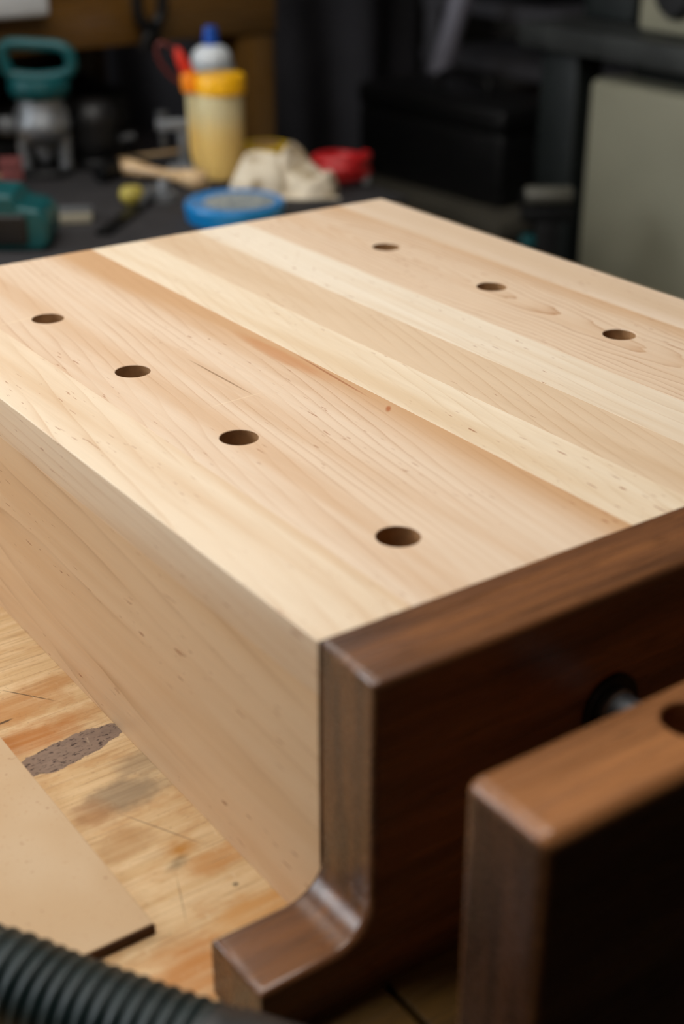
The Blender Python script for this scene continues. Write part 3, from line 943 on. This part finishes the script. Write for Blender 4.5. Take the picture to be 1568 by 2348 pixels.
# ------------------------------------------------------------------ far shelving and floor things
M_steelgrey = simple('grey_shelf_steel', (96, 94, 98), 0.5, 0.2, var=0.12)
M_kraft = simple('kraft_card', (128, 92, 62), 0.8, var=0.15)
M_bin = simple('grey_bin_plastic', (104, 108, 114), 0.5, var=0.1)
sh = empty('shelf_unit', (1.95, 1.72, FLOOR), 'grey steel shelf unit along the far wall', 'shelf')
SX0, SX1, SY0, SY1 = 1.75, 2.2, 1.28, 2.15
for x0 in (SX0, SX1 - .04):
    for y0 in (SY0, SY1 - .04):
        obj('upright', bbox(x0 - 1.95, x0 + .04 - 1.95, y0 - 1.72, y0 + .04 - 1.72, 0, 1.9, .002), M_steelgrey, sh, 30)
for z0 in (0.25, 0.60, 0.845, 0.955, 1.40):
    obj('shelf_board', bbox(SX0 - 1.95 - .004, SX1 - 1.95 + .004, SY0 - 1.72 - .004, SY1 - 1.72 + .004, z0, z0 + .026, .002), M_steelgrey, sh, 30)


def carton(name, loc, sx, sy, sz, rz, mat, label, cat, lid=True):
    q = empty(name, loc, label, cat, rz)
    obj('body', bbox(-sx / 2, sx / 2, -sy / 2, sy / 2, 0, sz - (.012 if lid else 0), .003), mat, q, 30)
    if lid:
        obj('lid', bbox(-sx / 2 - .004, sx / 2 + .004, -sy / 2 - .004, sy / 2 + .004, sz - .0115, sz, .002), mat, q, 30)
    return q


carton('cardboard_box', (1.94, 1.70, FLOOR + .626), .30, .50, .180, 0.0, M_kraft, 'brown cardboard box on the middle shelf', 'box')
carton('storage_bin', (1.92, 1.62, FLOOR + .276), .28, .46, .24, 0.05, M_bin, 'grey plastic bin on the low shelf', 'bin')
carton('parts_box', (1.92, 1.95, FLOOR + .981), .24, .22, .16, 0.0, M_blackp, 'black parts box on the upper shelf', 'box')
carton('paint_crate', (1.93, 1.55, FLOOR + .981), .26, .30, .20, 0.0, M_kraft, 'brown crate on the upper shelf beside the black parts box', 'crate')

# black tilted bin on a dark cart
M_cart = simple('cart_paint', (84, 80, 70), 0.6, var=0.2, scale=15)
ct = empty('cart', (1.37, 1.52, FLOOR), 'dark steel cart under the black toolbox', 'cart', 0.0)
zt2 = -0.300 - FLOOR
obj('top', bbox(-.16, .16, -.25, .25, zt2 - .03, zt2, .004), M_cart, ct, 30)
obj('lower_shelf', bbox(-.14, .14, -.23, .23, .16, .18, .003), M_cart, ct, 30)
for sx_ in (-1, 1):
    for sy_ in (-1, 1):
        obj('leg', bbox(sx_ * .135 - .014, sx_ * .135 + .014, sy_ * .225 - .014, sy_ * .225 + .014, .05, zt2 - .03, .002), M_cart, ct, 30)
        obj('caster', lathe(bmesh.new(), [(0, -.012), (.022, -.012), (.025, -.008), (.025, .008), (.022, .012), (0, .012)], 0, 0, 20,
            Matrix.Translation((sx_ * .135, sy_ * .225, .025)) @ Matrix.Rotation(PI / 2, 4, 'X')), M_blackp, ct)
q = empty('toolbox', (1.335, 1.515, -0.300), 'large black toolbox standing on the dark cart', 'toolbox', 0.06)
obj('body', bbox(-.085, .085, -.180, .180, 0, .118, .008, 3), M_blackp, q)
obj('lid', bbox(-.088, .088, -.183, .183, .119, .158, .010, 3), M_blackp, q)
obj('handle', tube(bmesh.new(), smooth_path([(0, -.06, .156), (0, -.05, .180), (0, .05, .180), (0, .06, .156)], 24), .007, 10), M_blackp, q)

# pale pipe leaning behind the toolbox
M_pipe = simple('pale_pipe_plastic', (150, 148, 160), 0.35, var=0.06)
p0, p1 = Vector((1.400, 2.035, FLOOR)), Vector((1.722, 1.808, 0.40))
q = empty('vacuum_pipe', p0, 'pale grey vacuum pipe leaning behind the black toolbox', 'pipe')
dirn = (p1 - p0)
obj('tube', tube(bmesh.new(), [(0, 0, 0), dirn * .5, dirn * .52, dirn], [.024, .024, .022, .022], 24), M_pipe, q)
obj('sleeve', tube(bmesh.new(), [dirn * .47, dirn * .475, dirn * .525, dirn * .53], [.0245, .028, .028, .0225], 24), M_greyp, q)

# grey dust sheet hanging on the back wall
M_sheet = simple('grey_dust_sheet', (58, 56, 60), 0.8, var=0.2, scale=10)
bm = bmesh.new()
rows = []
NX, NZ = 90, 24
for layer in (0, 1):
    g_ = []
    for j in range(NZ + 1):
        r_ = []
        for i in range(NX + 1):
            u, v = i / NX, j / NZ
            fold = math.sin(u * 31 + 2.2 * math.sin(v * 2 + u * 4)) * .022 * (0.4 + 0.6 * v) + math.sin(u * 12.5 + 1) * .018
            r_.append(bm.verts.new((-.45 + .9 * u, -.06 + fold + layer * .004, 1.0 - 1.35 * v + .012 * math.sin(u * 9))))
        g_.append(r_)
    rows.append(g_)
for k, g_ in enumerate(rows):
    for j in range(NZ):
        for i in range(NX):
            bm.faces.new((g_[j][i], g_[j][i + 1], g_[j + 1][i + 1], g_[j + 1][i]))
A, B2 = rows
for j in range(NZ):
    bm.faces.new((A[j][0], A[j + 1][0], B2[j + 1][0], B2[j][0]))
    bm.faces.new((A[j][NX], B2[j][NX], B2[j + 1][NX], A[j + 1][NX]))
for i in range(NX):
    bm.faces.new((A[0][i], B2[0][i], B2[0][i + 1], A[0][i + 1]))
    bm.faces.new((A[NZ][i], A[NZ][i + 1], B2[NZ][i + 1], B2[NZ][i]))
q = empty('dust_sheet', (1.50, YB - .005, -0.25), 'grey dust sheet hanging in folds on the back wall', 'sheet')
obj('cloth', bm, M_sheet, q, 80)
obj('batten', bbox(-.48, .48, -.045, 0, .985, 1.03, .003), M_pine, q, 30)

# roller stand between the bench and the saw
M_roll = simple('pale_roller', (92, 90, 80), 0.5, var=0.08)
q = empty('roller_stand', (1.075, 1.020, FLOOR), 'black roller stand with a pale roller between the bench and the saw', 'stand', YAW)
hr_ = -0.192 - FLOOR
obj('column', bbox(-.016, .016, -.016, .016, .02, hr_ - .03, .002), M_blackp, q, 30)
obj('crossbar', bbox(-.036, .036, -.012, .012, hr_ - .03, hr_ - .012, .002), M_blackp, q, 30)
for s_ in (-1, 1):
    obj('fork', bbox(s_ * .034 - .002, s_ * .034 + .002, -.010, .010, hr_ - .012, hr_ + .010, .0005), M_blackp, q, 30)
    obj('foot', bbox(-.07, .07, s_ * .14 - .015, s_ * .14 + .015, 0, .02, .003), M_blackp, q, 30)
obj('base_bar', bbox(-.015, .015, -.14, .14, .0, .02, .003), M_blackp, q, 30)
obj('roller', lathe(bmesh.new(), [(0, -.0315), (.012, -.0315), (.013, -.030), (.013, .030), (.012, .0315), (0, .0315)], 0, 0, 24,
    Matrix.Translation((0, 0, hr_ + .004)) @ Matrix.Rotation(PI / 2, 4, 'Y')), M_roll, q)
obj('knob', lathe(bmesh.new(), [(0, 0), (.012, 0), (.014, .004), (.012, .018), (0, .020)], 0, 0, 20,
    Matrix.Translation((-.016, 0, hr_ - .062)) @ Matrix.Rotation(-PI / 2, 4, 'Y')), M_teal, q)
